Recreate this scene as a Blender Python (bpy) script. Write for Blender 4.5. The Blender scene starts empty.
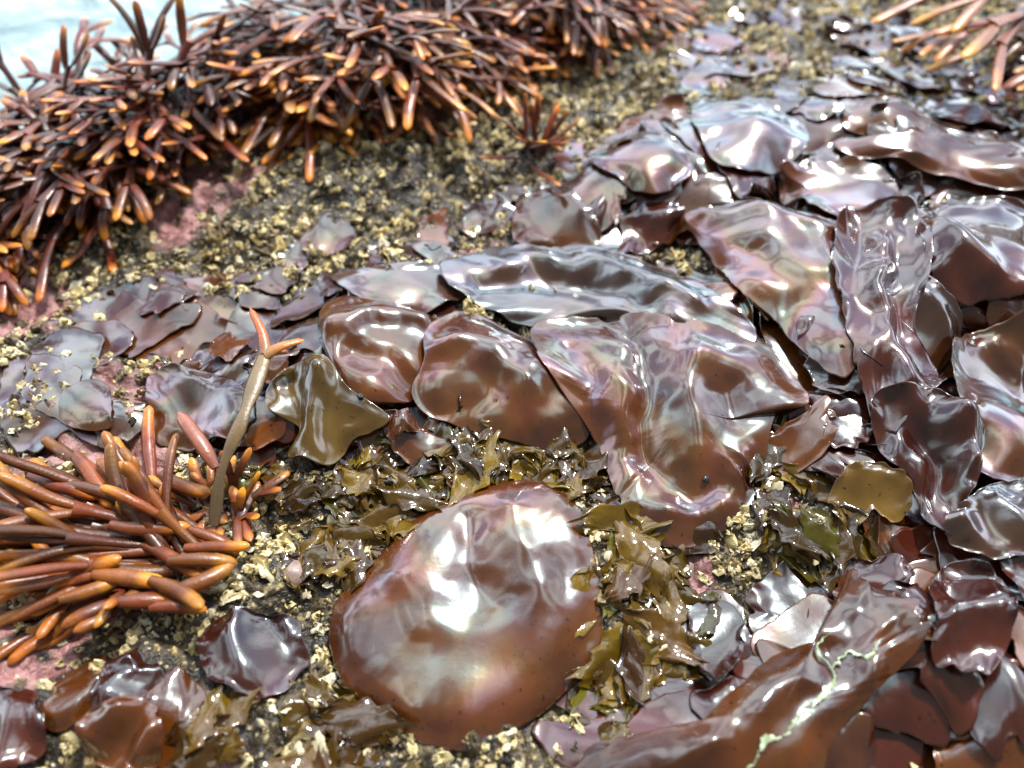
import bpy, math, random
import numpy as np
random.seed(11); rng=np.random.default_rng(7)
scene=bpy.context.scene
COL=scene.collection
scene.view_settings.view_transform='Standard'
scene.view_settings.look='None'
scene.view_settings.exposure=0
# ------------------------------------------------------------ camera
CAM_H=0.42; PITCH=math.radians(54); FP=740.0
cam_d=bpy.data.cameras.new('camera'); cam=bpy.data.objects.new('camera',cam_d); COL.objects.link(cam)
cam.location=(0,0,CAM_H); cam.rotation_euler=(math.radians(90)-PITCH,0,0)
cam_d.sensor_width=36; cam_d.lens=36*FP/1024; cam_d.clip_start=0.01; cam_d.clip_end=1000
cam_d.dof.use_dof=True; cam_d.dof.focus_distance=0.46; cam_d.dof.aperture_fstop=3.2
scene.camera=cam
# ------------------------------------------------------------ noise
def gn(x,y,seed=0):
    x=np.asarray(x,dtype=float); y=np.asarray(y,dtype=float)
    xi=np.floor(x).astype(np.int64); yi=np.floor(y).astype(np.int64)
    xf=x-xi; yf=y-yi
    def g(ix,iy,dx,dy):
        h=(ix*374761393+iy*668265263+seed*144269501)&0xffffffff
        h=((h^(h>>13))*1274126177)&0xffffffff
        a=((h^(h>>16))&0xffffffff)/4294967296.0*2*np.pi
        return np.cos(a)*dx+np.sin(a)*dy
    u=xf**3*(xf*(xf*6-15)+10); v=yf**3*(yf*(yf*6-15)+10)
    a=g(xi,yi,xf,yf); b=g(xi+1,yi,xf-1,yf); c=g(xi,yi+1,xf,yf-1); d=g(xi+1,yi+1,xf-1,yf-1)
    return ((a+(b-a)*u)*(1-v)+(c+(d-c)*u)*v)*1.4
def fbm(x,y,seed=0,o=4):
    s=0;a=1.0
    for i in range(o):
        s=s+a*gn(np.asarray(x)*2**i+i*17.3,np.asarray(y)*2**i-i*9.1,seed+i); a*=0.5
    return s
def sst(a,b,x):
    t=np.clip((x-a)/(b-a),0,1); return t*t*(3-2*t)
# ------------------------------------------------------------ rock surface
def plane_pt(u,v,z=0.0):
    c,s=math.cos(PITCH),math.sin(PITCH)
    a=(u-512)/FP; b=(384-v)/FP
    d=(a, c+b*s, -s+b*c)
    t=(z-CAM_H)/d[2]
    return (d[0]*t, d[1]*t)
E1=plane_pt(-60,200); E2=plane_pt(400,-10)
ex,ey=E2[0]-E1[0],E2[1]-E1[1]; el=math.hypot(ex,ey); enx,eny=-ey/el,ex/el
def h0(x,y):
    x=np.asarray(x,dtype=float); y=np.asarray(y,dtype=float)
    h=0.020*gn(x*4+3,y*4,1)+0.012*gn(x*11,y*11,2)+0.008*gn(x*27,y*27,3)+0.0055*fbm(x*60,y*60,4,3)
    s=(x-E1[0])*enx+(y-E1[1])*eny+0.04*gn(x*5,y*5,9)
    s=np.maximum(s,0)
    h=h-np.minimum(s*s*8+s*0.6,1.2)
    return h
GX0,GY0,GR=-1.0,-0.2,0.0025; GNX,GNY=800,560
gx=GX0+np.arange(GNX)*GR; gy=GY0+np.arange(GNY)*GR
XX,YY=np.meshgrid(gx,gy)
H=h0(XX,YY); HR=H.copy(); TZ=np.zeros_like(H)
def samp(A,x,y):
    x=np.asarray(x,dtype=float); y=np.asarray(y,dtype=float)
    fx=np.clip((x-GX0)/GR,0,GNX-1.001); fy=np.clip((y-GY0)/GR,0,GNY-1.001)
    ix=fx.astype(int); iy=fy.astype(int); fx=fx-ix; fy=fy-iy
    return (A[iy,ix]*(1-fx)+A[iy,ix+1]*fx)*(1-fy)+(A[iy+1,ix]*(1-fx)+A[iy+1,ix+1]*fx)*fy
def on_rock(u,v,lift=0.0):
    z=0.0
    for _ in range(5):
        x,y=plane_pt(u,v,z); z=0.5*z+0.5*(float(samp(H,x,y))+lift)
    return plane_pt(u,v,z)
def boxblur(P,k):
    for ax in (0,1):
        for _ in range(2):
            pad=[(0,0),(0,0)]; pad[ax]=(k+1,k)
            Q=np.cumsum(np.pad(P,pad,mode='edge'),axis=ax)
            n=P.shape[ax]
            if ax==0: P=(Q[2*k+1:2*k+1+n]-Q[:n])/(2*k+1)
            else: P=(Q[:,2*k+1:2*k+1+n]-Q[:,:n])/(2*k+1)
    return P
# pink crust patches (coralline alga) on the rock
PK=[(*plane_pt(15,300),.045),(*plane_pt(-5,660),.030),(*plane_pt(55,640),.018),(*plane_pt(180,215),.034),(*plane_pt(700,575),.014),(*plane_pt(780,520),.014),(*plane_pt(300,560),.010)]
def pinkmask(x,y):
    m=.8*sst(.42,.62,gn(x*6+4,y*6,91)+.35*gn(x*25,y*25,92))
    w=.35*gn(x*22,y*22,93)+.3*gn(x*60,y*60,94)
    for (a,b,r) in PK: m=np.maximum(m,sst(1.15,.7,np.hypot(x-a,y-b)/r+w))
    return m*sst(-.4,.15,gn(x*90,y*90,95)+.2)
# ------------------------------------------------------------ mesh helper
def mk_mesh(name,V,quads=None,tris=None,col=None,mat=None,smooth=True):
    me=bpy.data.meshes.new(name)
    V=np.asarray(V,dtype=np.float32)
    parts=[];tot=[]
    if quads is not None and len(quads): parts.append(np.asarray(quads,dtype=np.int32).ravel()); tot.append(np.full(len(quads),4,dtype=np.int32))
    if tris is not None and len(tris): parts.append(np.asarray(tris,dtype=np.int32).ravel()); tot.append(np.full(len(tris),3,dtype=np.int32))
    L=np.concatenate(parts); T=np.concatenate(tot)
    S=np.concatenate([[0],np.cumsum(T)[:-1]]).astype(np.int32)
    me.vertices.add(len(V)); me.vertices.foreach_set('co',V.ravel())
    me.loops.add(len(L)); me.loops.foreach_set('vertex_index',L)
    me.polygons.add(len(T)); me.polygons.foreach_set('loop_start',S); me.polygons.foreach_set('loop_total',T)
    me.update(calc_edges=True); me.validate()
    me.polygons.foreach_set('use_smooth',np.full(len(me.polygons),smooth))
    if col is not None:
        a=me.color_attributes.new('Col','FLOAT_COLOR','POINT')
        c=np.ones((len(V),4),dtype=np.float32); c[:,:3]=col
        a.data.foreach_set('color',c.ravel())
    if mat: me.materials.append(mat)
    return me
def mk_obj(name,me,loc=(0,0,0),label=None,cat=None,group=None,kind=None):
    o=bpy.data.objects.new(name,me); o.location=loc; COL.objects.link(o)
    if label:o['label']=label
    if cat:o['category']=cat
    if group:o['group']=group
    if kind:o['kind']=kind
    return o
# ------------------------------------------------------------ materials
def newmat(name):
    m=bpy.data.materials.new(name); m.use_nodes=True
    nt=m.node_tree; b=nt.nodes['Principled BSDF']; return m,nt,b
def nd(nt,t,**k):
    n=nt.nodes.new(t)
    for a,v in k.items(): setattr(n,a,v)
    return n
def noise(nt,vec,scale,detail=3,rough=0.5,dist=0.0):
    n=nd(nt,'ShaderNodeTexNoise'); n.inputs['Scale'].default_value=scale; n.inputs['Detail'].default_value=detail
    n.inputs['Roughness'].default_value=rough; n.inputs['Distortion'].default_value=dist
    nt.links.new(vec,n.inputs['Vector']); return n
def ramp(nt,fac,stops):
    r=nd(nt,'ShaderNodeValToRGB'); e=r.color_ramp.elements
    e[0].position=stops[0][0]; e[0].color=(*stops[0][1],1); e[1].position=stops[-1][0]; e[1].color=(*stops[-1][1],1)
    for p,c in stops[1:-1]:
        x=e.new(p); x.color=(*c,1)
    nt.links.new(fac,r.inputs['Fac']); return r
def mixc(nt,f,a,b,mode='MIX'):
    m=nd(nt,'ShaderNodeMix',data_type='RGBA',blend_type=mode)
    for s,i in ((f,0),(a,6),(b,7)):
        if hasattr(s,'is_linked'): nt.links.new(s,m.inputs[i])
        elif i==0: m.inputs[0].default_value=s
        else: m.inputs[i].default_value=(*s,1)
    return m.outputs[2]
def maprange(nt,v,a,b,c,d):
    m=nd(nt,'ShaderNodeMapRange'); nt.links.new(v,m.inputs[0])
    for i,x in zip((1,2,3,4),(a,b,c,d)): m.inputs[i].default_value=x
    return m.outputs[0]
def bump(nt,h,strength,dist,prev=None):
    b=nd(nt,'ShaderNodeBump'); b.inputs['Strength'].default_value=strength; b.inputs['Distance'].default_value=dist
    nt.links.new(h,b.inputs['Height'])
    if prev: nt.links.new(prev,b.inputs['Normal'])
    return b.outputs[0]
def blade_mat(name,c1,c2,rough=(0.06,0.16),transl=0.0,irid=1.0,tint=0.6):
    m,nt,b=newmat(name)
    tc=nd(nt,'ShaderNodeTexCoord'); P=tc.outputs['Object']
    n1=noise(nt,P,20,3,0.5,0.6); n3=noise(nt,P,330,2,0.6)
    oi=nd(nt,'ShaderNodeObjectInfo')
    base=ramp(nt,n1.outputs[0],[(0.35,c1),(0.65,c2)]).outputs[0]
    v=maprange(nt,oi.outputs['Random'],0,1,0.65,1.35)
    hs=nd(nt,'ShaderNodeHueSaturation'); nt.links.new(base,hs.inputs['Color']); nt.links.new(v,hs.inputs['Value'])
    spots=maprange(nt,n3.outputs[0],0.66,0.71,0,0.85)
    colr=mixc(nt,spots,hs.outputs[0],tuple(x*0.3 for x in c1))
    nt.links.new(colr,b.inputs['Base Color'])
    nt.links.new(maprange(nt,n1.outputs[0],0.35,0.65,rough[0],rough[1]),b.inputs['Roughness'])
    b.inputs['IOR'].default_value=1.45
    b.inputs['Coat Weight'].default_value=0.4; b.inputs['Coat Roughness'].default_value=0.03; b.inputs['Coat IOR'].default_value=1.35
    wr=noise(nt,P,38,2,0.4,0.6)
    bn=bump(nt,wr.outputs[0],0.10,0.004)
    bn=bump(nt,n3.outputs[0],0.08,0.0006,bn)
    nt.links.new(bn,b.inputs['Normal']); nt.links.new(bn,b.inputs['Coat Normal'])
    out=nt.nodes['Material Output']
    gl=nd(nt,'ShaderNodeBsdfGlossy'); gl.inputs['Roughness'].default_value=0.21
    # nacre sheen painted into the gloss tint; noise and view angle imitate thin-film interference
    n5=noise(nt,P,15,1,0.5,1.0)
    lw=nd(nt,'ShaderNodeLayerWeight'); lw.inputs['Blend'].default_value=0.5; nt.links.new(bn,lw.inputs['Normal'])
    sm=nd(nt,'ShaderNodeMath',operation='MULTIPLY_ADD'); nt.links.new(lw.outputs['Facing'],sm.inputs[0]); sm.inputs[1].default_value=0.55; nt.links.new(n5.outputs[0],sm.inputs[2])
    tr=ramp(nt,sm.outputs[0],[(0.42,(0.52,0.68,0.84)),(0.52,(0.42,0.82,0.70)),(0.58,(0.76,0.82,0.48)),(0.64,(0.98,0.66,0.50)),(0.71,(0.86,0.52,0.68)),(0.79,(0.56,0.62,0.90)),(0.90,(0.46,0.78,0.76))])
    sat=noise(nt,P,12,1,0.5)
    tf=maprange(nt,sat.outputs[0],.40,.56,tint*.3,tint)
    gt=mixc(nt,tf,(0.62,0.73,0.79),tr.outputs[0])
    nt.links.new(gt,gl.inputs['Color']); nt.links.new(bn,gl.inputs['Normal'])
    fr=nd(nt,'ShaderNodeFresnel'); fr.inputs['IOR'].default_value=1.6; nt.links.new(bn,fr.inputs['Normal'])
    patch=maprange(nt,n1.outputs[0],0.38,0.62,irid*0.75,irid*1.1)
    ad=nd(nt,'ShaderNodeMath',operation='ADD'); nt.links.new(fr.outputs[0],ad.inputs[0]); ad.inputs[1].default_value=0.05
    mul=nd(nt,'ShaderNodeMath',operation='MULTIPLY'); nt.links.new(ad.outputs[0],mul.inputs[0]); nt.links.new(patch,mul.inputs[1]); mul.use_clamp=True
    ms=nd(nt,'ShaderNodeMixShader'); nt.links.new(mul.outputs[0],ms.inputs[0]); nt.links.new(b.outputs[0],ms.inputs[1]); nt.links.new(gl.outputs[0],ms.inputs[2])
    last=ms.outputs[0]
    if transl>0:
        t=nd(nt,'ShaderNodeBsdfTranslucent'); nt.links.new(mixc(nt,1.0,colr,(3.4,2.6,1.6),'MULTIPLY'),t.inputs['Color'])
        m2=nd(nt,'ShaderNodeMixShader'); m2.inputs[0].default_value=transl
        nt.links.new(last,m2.inputs[1]); nt.links.new(t.outputs[0],m2.inputs[2]); last=m2.outputs[0]
    nt.links.new(last,out.inputs['Surface'])
    return m
M={}
M['mauve']=blade_mat('iridescent_blade_skin',(0.048,0.012,0.003),(0.120,0.035,0.007),irid=1.15,tint=.85,transl=.07)
M['grey']=blade_mat('silvery_blade_skin',(0.036,0.011,0.004),(0.078,0.025,0.008),irid=1.35,tint=0.45,transl=.04)
M['brown']=blade_mat('brown_blade_skin',(0.065,0.017,0.003),(0.160,0.046,0.007),irid=0.7,tint=0.5,transl=0.10)
M['dark']=blade_mat('dark_red_blade_skin',(0.026,0.005,0.003),(0.075,0.014,0.005),irid=0.65,tint=0.4,transl=.05)
M['olive']=blade_mat('olive_blade_skin',(0.08,0.04,0.006),(0.18,0.10,0.014),irid=0.8,tint=0.3,transl=0.18)
# ------------------------------------------------------------ blades
def spline_closed(P,N):
    P=np.asarray(P,float); n=len(P); out=[]
    k=24
    for i in range(n):
        p0,p1,p2,p3=P[i-1],P[i],P[(i+1)%n],P[(i+2)%n]
        t=np.linspace(0,1,k,endpoint=False)[:,None]
        out.append(0.5*((2*p1)+(-p0+p2)*t+(2*p0-5*p1+4*p2-p3)*t**2+(-p0+3*p1-3*p2+p3)*t**3))
    Q=np.concatenate(out); d=np.linalg.norm(np.roll(Q,-1,0)-Q,axis=1); s=np.concatenate([[0],np.cumsum(d)])
    Qc=np.vstack([Q,Q[:1]]); t=np.linspace(0,s[-1],N,endpoint=False)
    return np.stack([np.interp(t,s,Qc[:,0]),np.interp(t,s,Qc[:,1])],1)
def curve(pts,n=16):
    P=np.array(pts,float); P=np.vstack([2*P[0]-P[1],P,2*P[-1]-P[-2]]); out=[]
    for i in range(1,len(P)-2):
        p0,p1,p2,p3=P[i-1],P[i],P[i+1],P[i+2]
        for t in np.linspace(0,1,n,endpoint=(i==len(P)-3)):
            out.append(0.5*((2*p1)+(-p0+p2)*t+(2*p0-5*p1+4*p2-p3)*t**2+(-p0+3*p1-3*p2+p3)*t**3))
    return np.array(out)
def poly_d(X,Y,pts):
    best=None
    if len(pts)>2: pts=curve(pts,5)
    for (ax,ay),(bx,by) in zip(pts[:-1],pts[1:]):
        vx,vy=bx-ax,by-ay; L=vx*vx+vy*vy+1e-12
        t=np.clip(((X-ax)*vx+(Y-ay)*vy)/L,0,1)
        d=np.hypot(X-ax-t*vx,Y-ay-t*vy)
        best=d if best is None else np.minimum(best,d)
    return best
bid=[0]
def blade(out_world,mat,label,lift=0.004,amp=0.006,freq=18,drape=0.7,curl=0.0,rough=0.03,folds=(),N=120,R=36,group=None,center=None,thick=0.0003,dome=0.0,domep=3.0,scallop=0.0,ruff=1.0,fine=0.08):
    global H
    bid[0]+=1; sd=bid[0]*7+11
    O=spline_closed(out_world,N)
    c=O.mean(0) if center is None else np.array(center)
    rad=np.linalg.norm(O-c,axis=1); size=rad.mean()
    th=np.linspace(0,2*np.pi,N,endpoint=False)
    arc=np.cumsum(np.linalg.norm(np.roll(O,-1,0)-O,axis=1))
    per=arc[-1]; cx,cy=np.cos(th)*per/6.28,np.sin(th)*per/6.28
    j=1+rough*(gn(cx*60,cy*60,sd)+0.7*gn(cx*150,cy*150,sd+1))+rough*1.2*gn(cx*28,cy*28,sd+2)
    notch=sst(0.42,0.6,gn(cx*45,cy*45,sd+3))*scallop
    O=c+(O-c)*(j-notch)[:,None]
    r=np.linspace(0,1,R+1)[1:]**0.85
    X=c[0]+r[:,None]*(O[:,0]-c[0])[None]; Y=c[1]+r[:,None]*(O[:,1]-c[1])[None]
    X=np.concatenate([[c[0]],X.ravel()]); Y=np.concatenate([[c[1]],Y.ravel()])
    rr=np.concatenate([[0],np.repeat(r,N)]); tt=np.concatenate([[0],np.tile(th,R)])
    k=7 if size>0.03 else 3
    x0=max(int((X.min()-GX0)/GR)-20,0); x1=min(int((X.max()-GX0)/GR)+20,GNX)
    y0=max(int((Y.min()-GY0)/GR)-20,0); y1=min(int((Y.max()-GY0)/GR)+20,GNY)
    if x1-x0<12 or y1-y0<12: return None
    P=H[y0:y1,x0:x1]; B=boxblur(P,k)
    def s2(A,x,y):
        fx=np.clip((x-gx[x0])/GR,0,A.shape[1]-1.001); fy=np.clip((y-gy[y0])/GR,0,A.shape[0]-1.001)
        ix=fx.astype(int);iy=fy.astype(int);fx=fx-ix;fy=fy-iy
        return (A[iy,ix]*(1-fx)+A[iy,ix+1]*fx)*(1-fy)+(A[iy+1,ix]*(1-fx)+A[iy+1,ix+1]*fx)*fy
    hb=s2(B,X,Y); hs=s2(boxblur(P,3),X,Y)+0.001
    wx=X+0.8/freq*gn(X*freq*0.6,Y*freq*0.6,sd+5); wy=Y+0.8/freq*gn(X*freq*0.6+9,Y*freq*0.6,sd+6)
    ang=rng.uniform(0,np.pi); ca,sa=np.cos(ang),np.sin(ang)
    ux=wx*ca+wy*sa; uy=-wx*sa+wy*ca
    n=gn(ux*freq,uy*freq*0.5,sd+7)
    g2=gn(ux*freq*0.9+5,uy*freq*0.45,sd+8)
    ridge=1-np.sqrt((g2*2.4)**2+.07)
    f=amp*(n+0.45*np.maximum(ridge,-.6)+fine*gn(ux*freq*2.4,uy*freq*1.3,sd+9))
    ruf=ruff*amp*(0.8*sst(0.5,1,rr)*gn(np.cos(tt)*per*freq*0.30,np.sin(tt)*per*freq*0.30,sd+10)+.3*sst(.75,1,rr)*gn(np.cos(tt)*per*freq*0.7,np.sin(tt)*per*freq*0.7,sd+20))
    z=hb+lift+f+ruf+dome*(1-rr**domep)
    FX=X+.005*gn(X*38,Y*38,sd+31)+.0010*gn(X*95,Y*95,sd+33); FY=Y+.005*gn(X*38,Y*38,sd+32)+.0010*gn(X*95,Y*95,sd+34)
    mod=.8+.5*gn(X*40,Y*40,sd+35)
    for (pts,w,hh) in folds: z=z+hh*mod*np.exp(-(poly_d(FX,FY,pts)/w)**2)
    low=hs+0.0003
    dd=z-low; z=low+0.5*(dd+np.sqrt(dd*dd+0.003**2))
    wdr=drape*np.clip(0.55+1.1*gn(np.cos(tt)*1.7+sd,np.sin(tt)*1.7,sd+12),0,1)
    e0=0.6 if domep<3.5 else 0.82
    q=np.clip((rr-e0)/(1-e0),0,1)
    prof=1-np.sqrt(np.maximum(1-q**2,0)) if domep>=3.5 else sst(0,1,q)**1.6
    z=z+(low+0.0006-z)*wdr*prof
    if curl>0:
        w=np.clip(gn(np.cos(tt)*1.3+sd*0.3,np.sin(tt)*1.3,sd+13)*2.2+0.1,0,1)*curl
        q=np.clip((rr-0.72)/0.28,0,1); phi=q*w*2.6; Lr=0.28*np.hypot(X-c[0],Y-c[1])/np.maximum(rr,1e-3)*1.0
        ok=phi>1e-3
        ph=np.where(ok,phi,1)
        Rr=Lr/np.maximum(w*2.6,1e-3)
        radn=np.where(ok,Rr*np.sin(ph),q*Lr); up=np.where(ok,Rr*(1-np.cos(ph)),0)
        base=0.72*Lr/0.28; dist=np.hypot(X-c[0],Y-c[1])+1e-9
        nd_=np.where(rr>0.72,base+radn,dist); sc=nd_/dist
        X=c[0]+(X-c[0])*sc; Y=c[1]+(Y-c[1])*sc; z=z+up
    ix=np.clip(((X-GX0)/GR+0.5).astype(int),0,GNX-1); iy=np.clip(((Y-GY0)/GR+0.5).astype(int),0,GNY-1)
    for dx,dy in ((0,0),(1,0),(0,1)):
        np.maximum.at(H,(np.clip(iy+dy,0,GNY-1),np.clip(ix+dx,0,GNX-1)),z)
    cz=float(z[0])
    V=np.stack([X-c[0],Y-c[1],z-cz],1)
    i=np.arange(R-1)[:,None]*N+1; jn=np.arange(N)[None]; j2=(jn+1)%N
    quads=np.stack([i+jn,i+N+jn,i+N+j2,i+j2],-1).reshape(-1,4)
    a=np.arange(N); tris=np.stack([np.zeros(N,int),1+a,1+(a+1)%N],1)
    area=np.sum(O[:,0]*np.roll(O[:,1],-1)-np.roll(O[:,0],-1)*O[:,1])
    if area<0: quads=quads[:,::-1]; tris=tris[:,::-1]
    me=mk_mesh('seaweed_blade',V,quads,tris,mat=M[mat])
    o=mk_obj('seaweed_blade',me,(c[0],c[1],cz),label,'seaweed',group)
    md=o.modifiers.new('thickness','SOLIDIFY'); md.thickness=thick; md.offset=0
    return o
def pblade(pts,mat,label,lift=0.004,folds=(),center=None,**k):
    W=[on_rock(u,v,lift+k.get('dome',0)*0.4) for u,v in pts]
    F=[([on_rock(a,b,lift+k.get('dome',0)) for a,b in ps],w,h) for ps,w,h in folds]
    C=on_rock(*center,lift) if center else None
    return blade(W,mat,label,lift=lift,folds=F,center=C,**k)
def in_poly(u,v,P):
    c=False;n=len(P)
    for i in range(n):
        x1,y1=P[i];x2,y2=P[i-1]
        if (y1>v)!=(y2>v) and u<(x2-x1)*(v-y1)/(y2-y1)+x1: c=not c
    return c
def rnd_in(P):
    us=[p[0] for p in P];vs=[p[1] for p in P]
    while True:
        u=random.uniform(min(us),max(us));v=random.uniform(min(vs),max(vs))
        if in_poly(u,v,P): return u,v
FILL_LAB={'mauve':'small crumpled purplish iridescent seaweed blade on wet rock','grey':'small silvery wet seaweed blade lying on rock','brown':'small glossy brown seaweed blade draped on rock','dark':'small dark red folded seaweed blade on rock','olive':'small olive brown seaweed blade among barnacles'}
def fill(P,n,s0,s1,mats,amp=0.006,curl=0.5,lf=(0.000,0.003),dm=(0,.003),fq=(.38,.6),rough=.05,scal=.25,elr=(1,1.7)):
    for _ in range(n):
        u,v=rnd_in(P); x,y=on_rock(u,v)
        s=random.uniform(s0,s1); a0=random.uniform(0,6.28); el=random.uniform(*elr)
        k=random.randint(8,12); W=[]
        bend=random.uniform(-.5,.5)/s*(.3 if el>2 else 0)
        for i in range(k):
            a=i/k*6.283+random.uniform(-.2,.2); q=s*random.uniform(0.7,1.25)
            px,py=math.cos(a)*q*el,math.sin(a)*q/el**0.5
            py+=bend*px*px*.5
            W.append((x+px*math.cos(a0)-py*math.sin(a0),y+px*math.sin(a0)+py*math.cos(a0)))
        mt=random.choice(mats)
        blade(W,mt,FILL_LAB[mt],lift=random.uniform(*lf),amp=amp*random.uniform(0.7,1.3),freq=min(50,random.uniform(*fq)/s),drape=random.uniform(0.4,1.0),curl=random.choice([0,0,curl,curl*1.5]),N=100,R=26,rough=rough,group='small seaweed blades covering the rock',scallop=scal,dome=random.uniform(*dm),domep=2.5)
MX=['mauve','dark','grey','brown','mauve','dark']
fill([(20,380),(90,330),(150,300),(330,250),(440,300),(430,430),(250,440),(60,440)],34,0.022,0.040,['mauve','grey','brown','dark','mauve','grey'],amp=.0045,curl=.3,dm=(0,.0),lf=(-.004,-.001),rough=.09,scal=.35)
fill([(100,400),(220,340),(330,290),(420,330),(400,430),(250,440),(90,430)],16,0.014,0.028,['mauve','grey','brown','dark'],amp=.006,curl=.6)
fill([(150,300),(330,235),(480,200),(560,190),(600,220),(420,290),(120,350)],20,0.012,0.024,['dark','mauve','grey','brown','dark'],amp=.004,curl=.3,dm=(0,.0),lf=(-.004,-.001),rough=.09,scal=.35)
fill([(560,240),(600,200),(640,150),(850,110),(1030,120),(1030,330),(850,400),(700,350)],44,0.032,0.056,MX,amp=0.009,dm=(0,.004))
fill([(480,260),(540,200),(620,140),(850,90),(1030,110),(1030,330),(850,380),(700,330)],22,0.018,0.034,MX,amp=0.008,curl=.7,dm=(0,.004))
fill([(820,330),(1040,280),(1040,560),(880,540),(830,420)],20,0.020,0.034,['dark','dark','brown','mauve','dark'],amp=0.011,curl=0.8,dm=(0,.006),elr=(1.5,2.6))
fill([(820,330),(1040,280),(1040,560),(850,520)],10,0.016,0.030,['dark','dark','brown','mauve','grey'],amp=0.010,curl=0.7)
fill([(720,640),(930,570),(1040,540),(1040,790),(660,790)],24,0.026,0.044,['dark','brown','dark','mauve','dark'],amp=0.008,curl=0.4,dm=(0,.004),elr=(1.1,1.8))
fill([(690,610),(760,600),(930,570),(1040,540),(1040,700),(700,650)],8,0.013,0.024,['dark','dark','brown','mauve','dark'],amp=0.009,curl=0.8)
fill([(700,10),(960,0),(1030,60),(1030,120),(800,110),(700,100)],26,0.016,0.038,['dark','mauve','dark','dark','brown'],amp=.006,dm=(0,.001),lf=(-.004,.0),rough=.09)
fill([(20,710),(70,680),(180,670),(230,700),(180,790),(0,790)],5,0.010,0.018,['dark','brown','brown','dark'],amp=.009,curl=.7)
fill([(390,420),(440,430),(470,450),(390,445)],3,0.010,0.018,['mauve','grey'])
fill([(790,420),(850,430),(840,470),(800,460)],4,0.014,0.022,['dark','brown'])
B=pblade
B([(690,112),(738,104),(792,120),(806,150),(770,172),(712,162)],'grey','broad silvery seaweed blade flopped over the mound',lift=.004,amp=.008,curl=.3)
B([(584,162),(620,141),(662,134),(692,158),(682,184),(632,192)],'mauve','purplish seaweed blade with a rolled brown rim',lift=.004,amp=.007,dome=.003,drape=.9,curl=.3)
B([(840,134),(900,127),(965,134),(1040,150),(1040,182),(962,178),(890,162),(850,150)],'brown','long flat brown seaweed blade over dark fronds',lift=.010,amp=.006)
B([(780,168),(830,160),(880,170),(905,200),(880,224),(820,218),(785,196)],'mauve','crumpled iridescent blade beside a dark red fold',lift=.005,amp=.009,curl=.3)
B([(520,200),(560,192),(592,205),(600,240),(560,252),(515,240)],'brown','brown blade propped against the glossy heap',lift=.005,amp=.008,dome=.003,curl=.3)
B([(905,215),(950,205),(1035,215),(1040,290),(980,300),(930,270)],'dark','dark red ruffled seaweed blade standing in folds',lift=.010,amp=.014,curl=.6)
B([(330,275),(380,262),(440,265),(470,290),(430,312),(370,302)],'grey','small silvery blade behind the folded heap',lift=.004,amp=.006)
B([(688,212),(740,205),(800,210),(846,232),(862,290),(868,335),(850,372),(812,352),(775,315),(735,282),(702,252)],'mauve','large shimmering blade sloping over the heap',lift=.005,amp=.006,freq=14,drape=.7,N=200,R=60,dome=.005,folds=[([(700,218),(770,214),(840,232)],.010,.006),([(750,250),(790,290),(830,340)],.013,-.007),([(820,240),(845,300)],.011,.005)])
B([(440,266),(500,246),(562,244),(642,256),(702,286),(760,335),(700,340),(610,322),(530,325),(468,302)],'grey','long glossy blade reflecting the white sky',lift=.005,amp=.006,freq=15,drape=.8,N=200,R=60,dome=.004,folds=[([(480,288),(560,282),(650,305)],.010,-.006),([(500,262),(590,264),(690,295)],.010,.006)])
B([(866,300),(908,270),(942,288),(964,330),(935,375),(884,380),(860,345)],'grey','silver grey cupped seaweed blade among red folds',lift=.008,amp=.010,curl=.3)
B([(955,335),(1000,320),(1045,330),(1045,470),(1000,490),(962,450),(945,390)],'mauve','purple grey blade with fine wrinkles and bubbles',lift=.008,amp=.009,curl=.2,fine=.3)
B([(838,222),(872,205),(915,215),(935,262),(915,330),(925,395),(895,435),(868,400),(850,330),(832,270)],'dark','dark red blade rising as a natural fold',lift=.008,amp=.010,freq=18,curl=.5,rough=.06,folds=[([(880,225),(880,300),(900,390)],.010,.014),([(905,260),(895,330)],.008,-.010)])
B([(870,400),(905,385),(940,405),(985,420),(975,470),(950,535),(915,510),(890,470)],'dark','dark reddish brown blade with deep creases',lift=.008,amp=.012,curl=.8,folds=[([(900,400),(925,450),(940,515)],.009,-.012),([(950,410),(960,470)],.008,.010)])
B([(838,480),(858,464),(890,470),(912,490),(902,522),(872,520),(850,530),(834,508)],'olive','pale wet tan blade with a cream highlight',lift=.003,amp=.009,rough=.08,scallop=.3,freq=26,curl=.5)
B([(945,515),(985,490),(1045,485),(1045,540),(1000,560),(950,550)],'grey','olive grey blade with a silvery wet sheen',lift=.006,amp=.010,curl=.4,rough=.06,scallop=.2)
B([(318,312),(336,297),(372,296),(412,304),(440,322),(432,362),(415,398),(372,402),(345,386),(325,348)],'brown','brown blade with a thick rounded rolled edge',lift=.004,amp=.005,freq=16,dome=.008,domep=3.6,drape=.9,rough=.015,ruff=.5,folds=[([(330,325),(370,312),(425,325)],.008,.008),([(350,350),(380,358),(410,385)],.010,-.010)])
B([(150,376),(178,365),(215,378),(252,395),(245,430),(205,445),(160,442),(150,410)],'mauve','mauve blade draped beside a forked strap frond',lift=.003,amp=.008,rough=.06,dome=.002,curl=.3)
B([(60,392),(92,378),(112,392),(112,425),(85,432),(62,420)],'mauve','small purple blade behind orange rockweed',lift=.003,amp=.007,rough=.06)
B([(268,388),(292,362),(328,361),(345,380),(388,410),(372,432),(352,438),(330,466),(290,462),(298,425),(268,408)],'olive','olive translucent folded blade with a pointed corner',lift=.008,amp=.005,freq=18,drape=.4,folds=[([(325,365),(305,465)],.008,.013),([(290,385),(300,420)],.008,-.006)],rough=.02)
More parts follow.
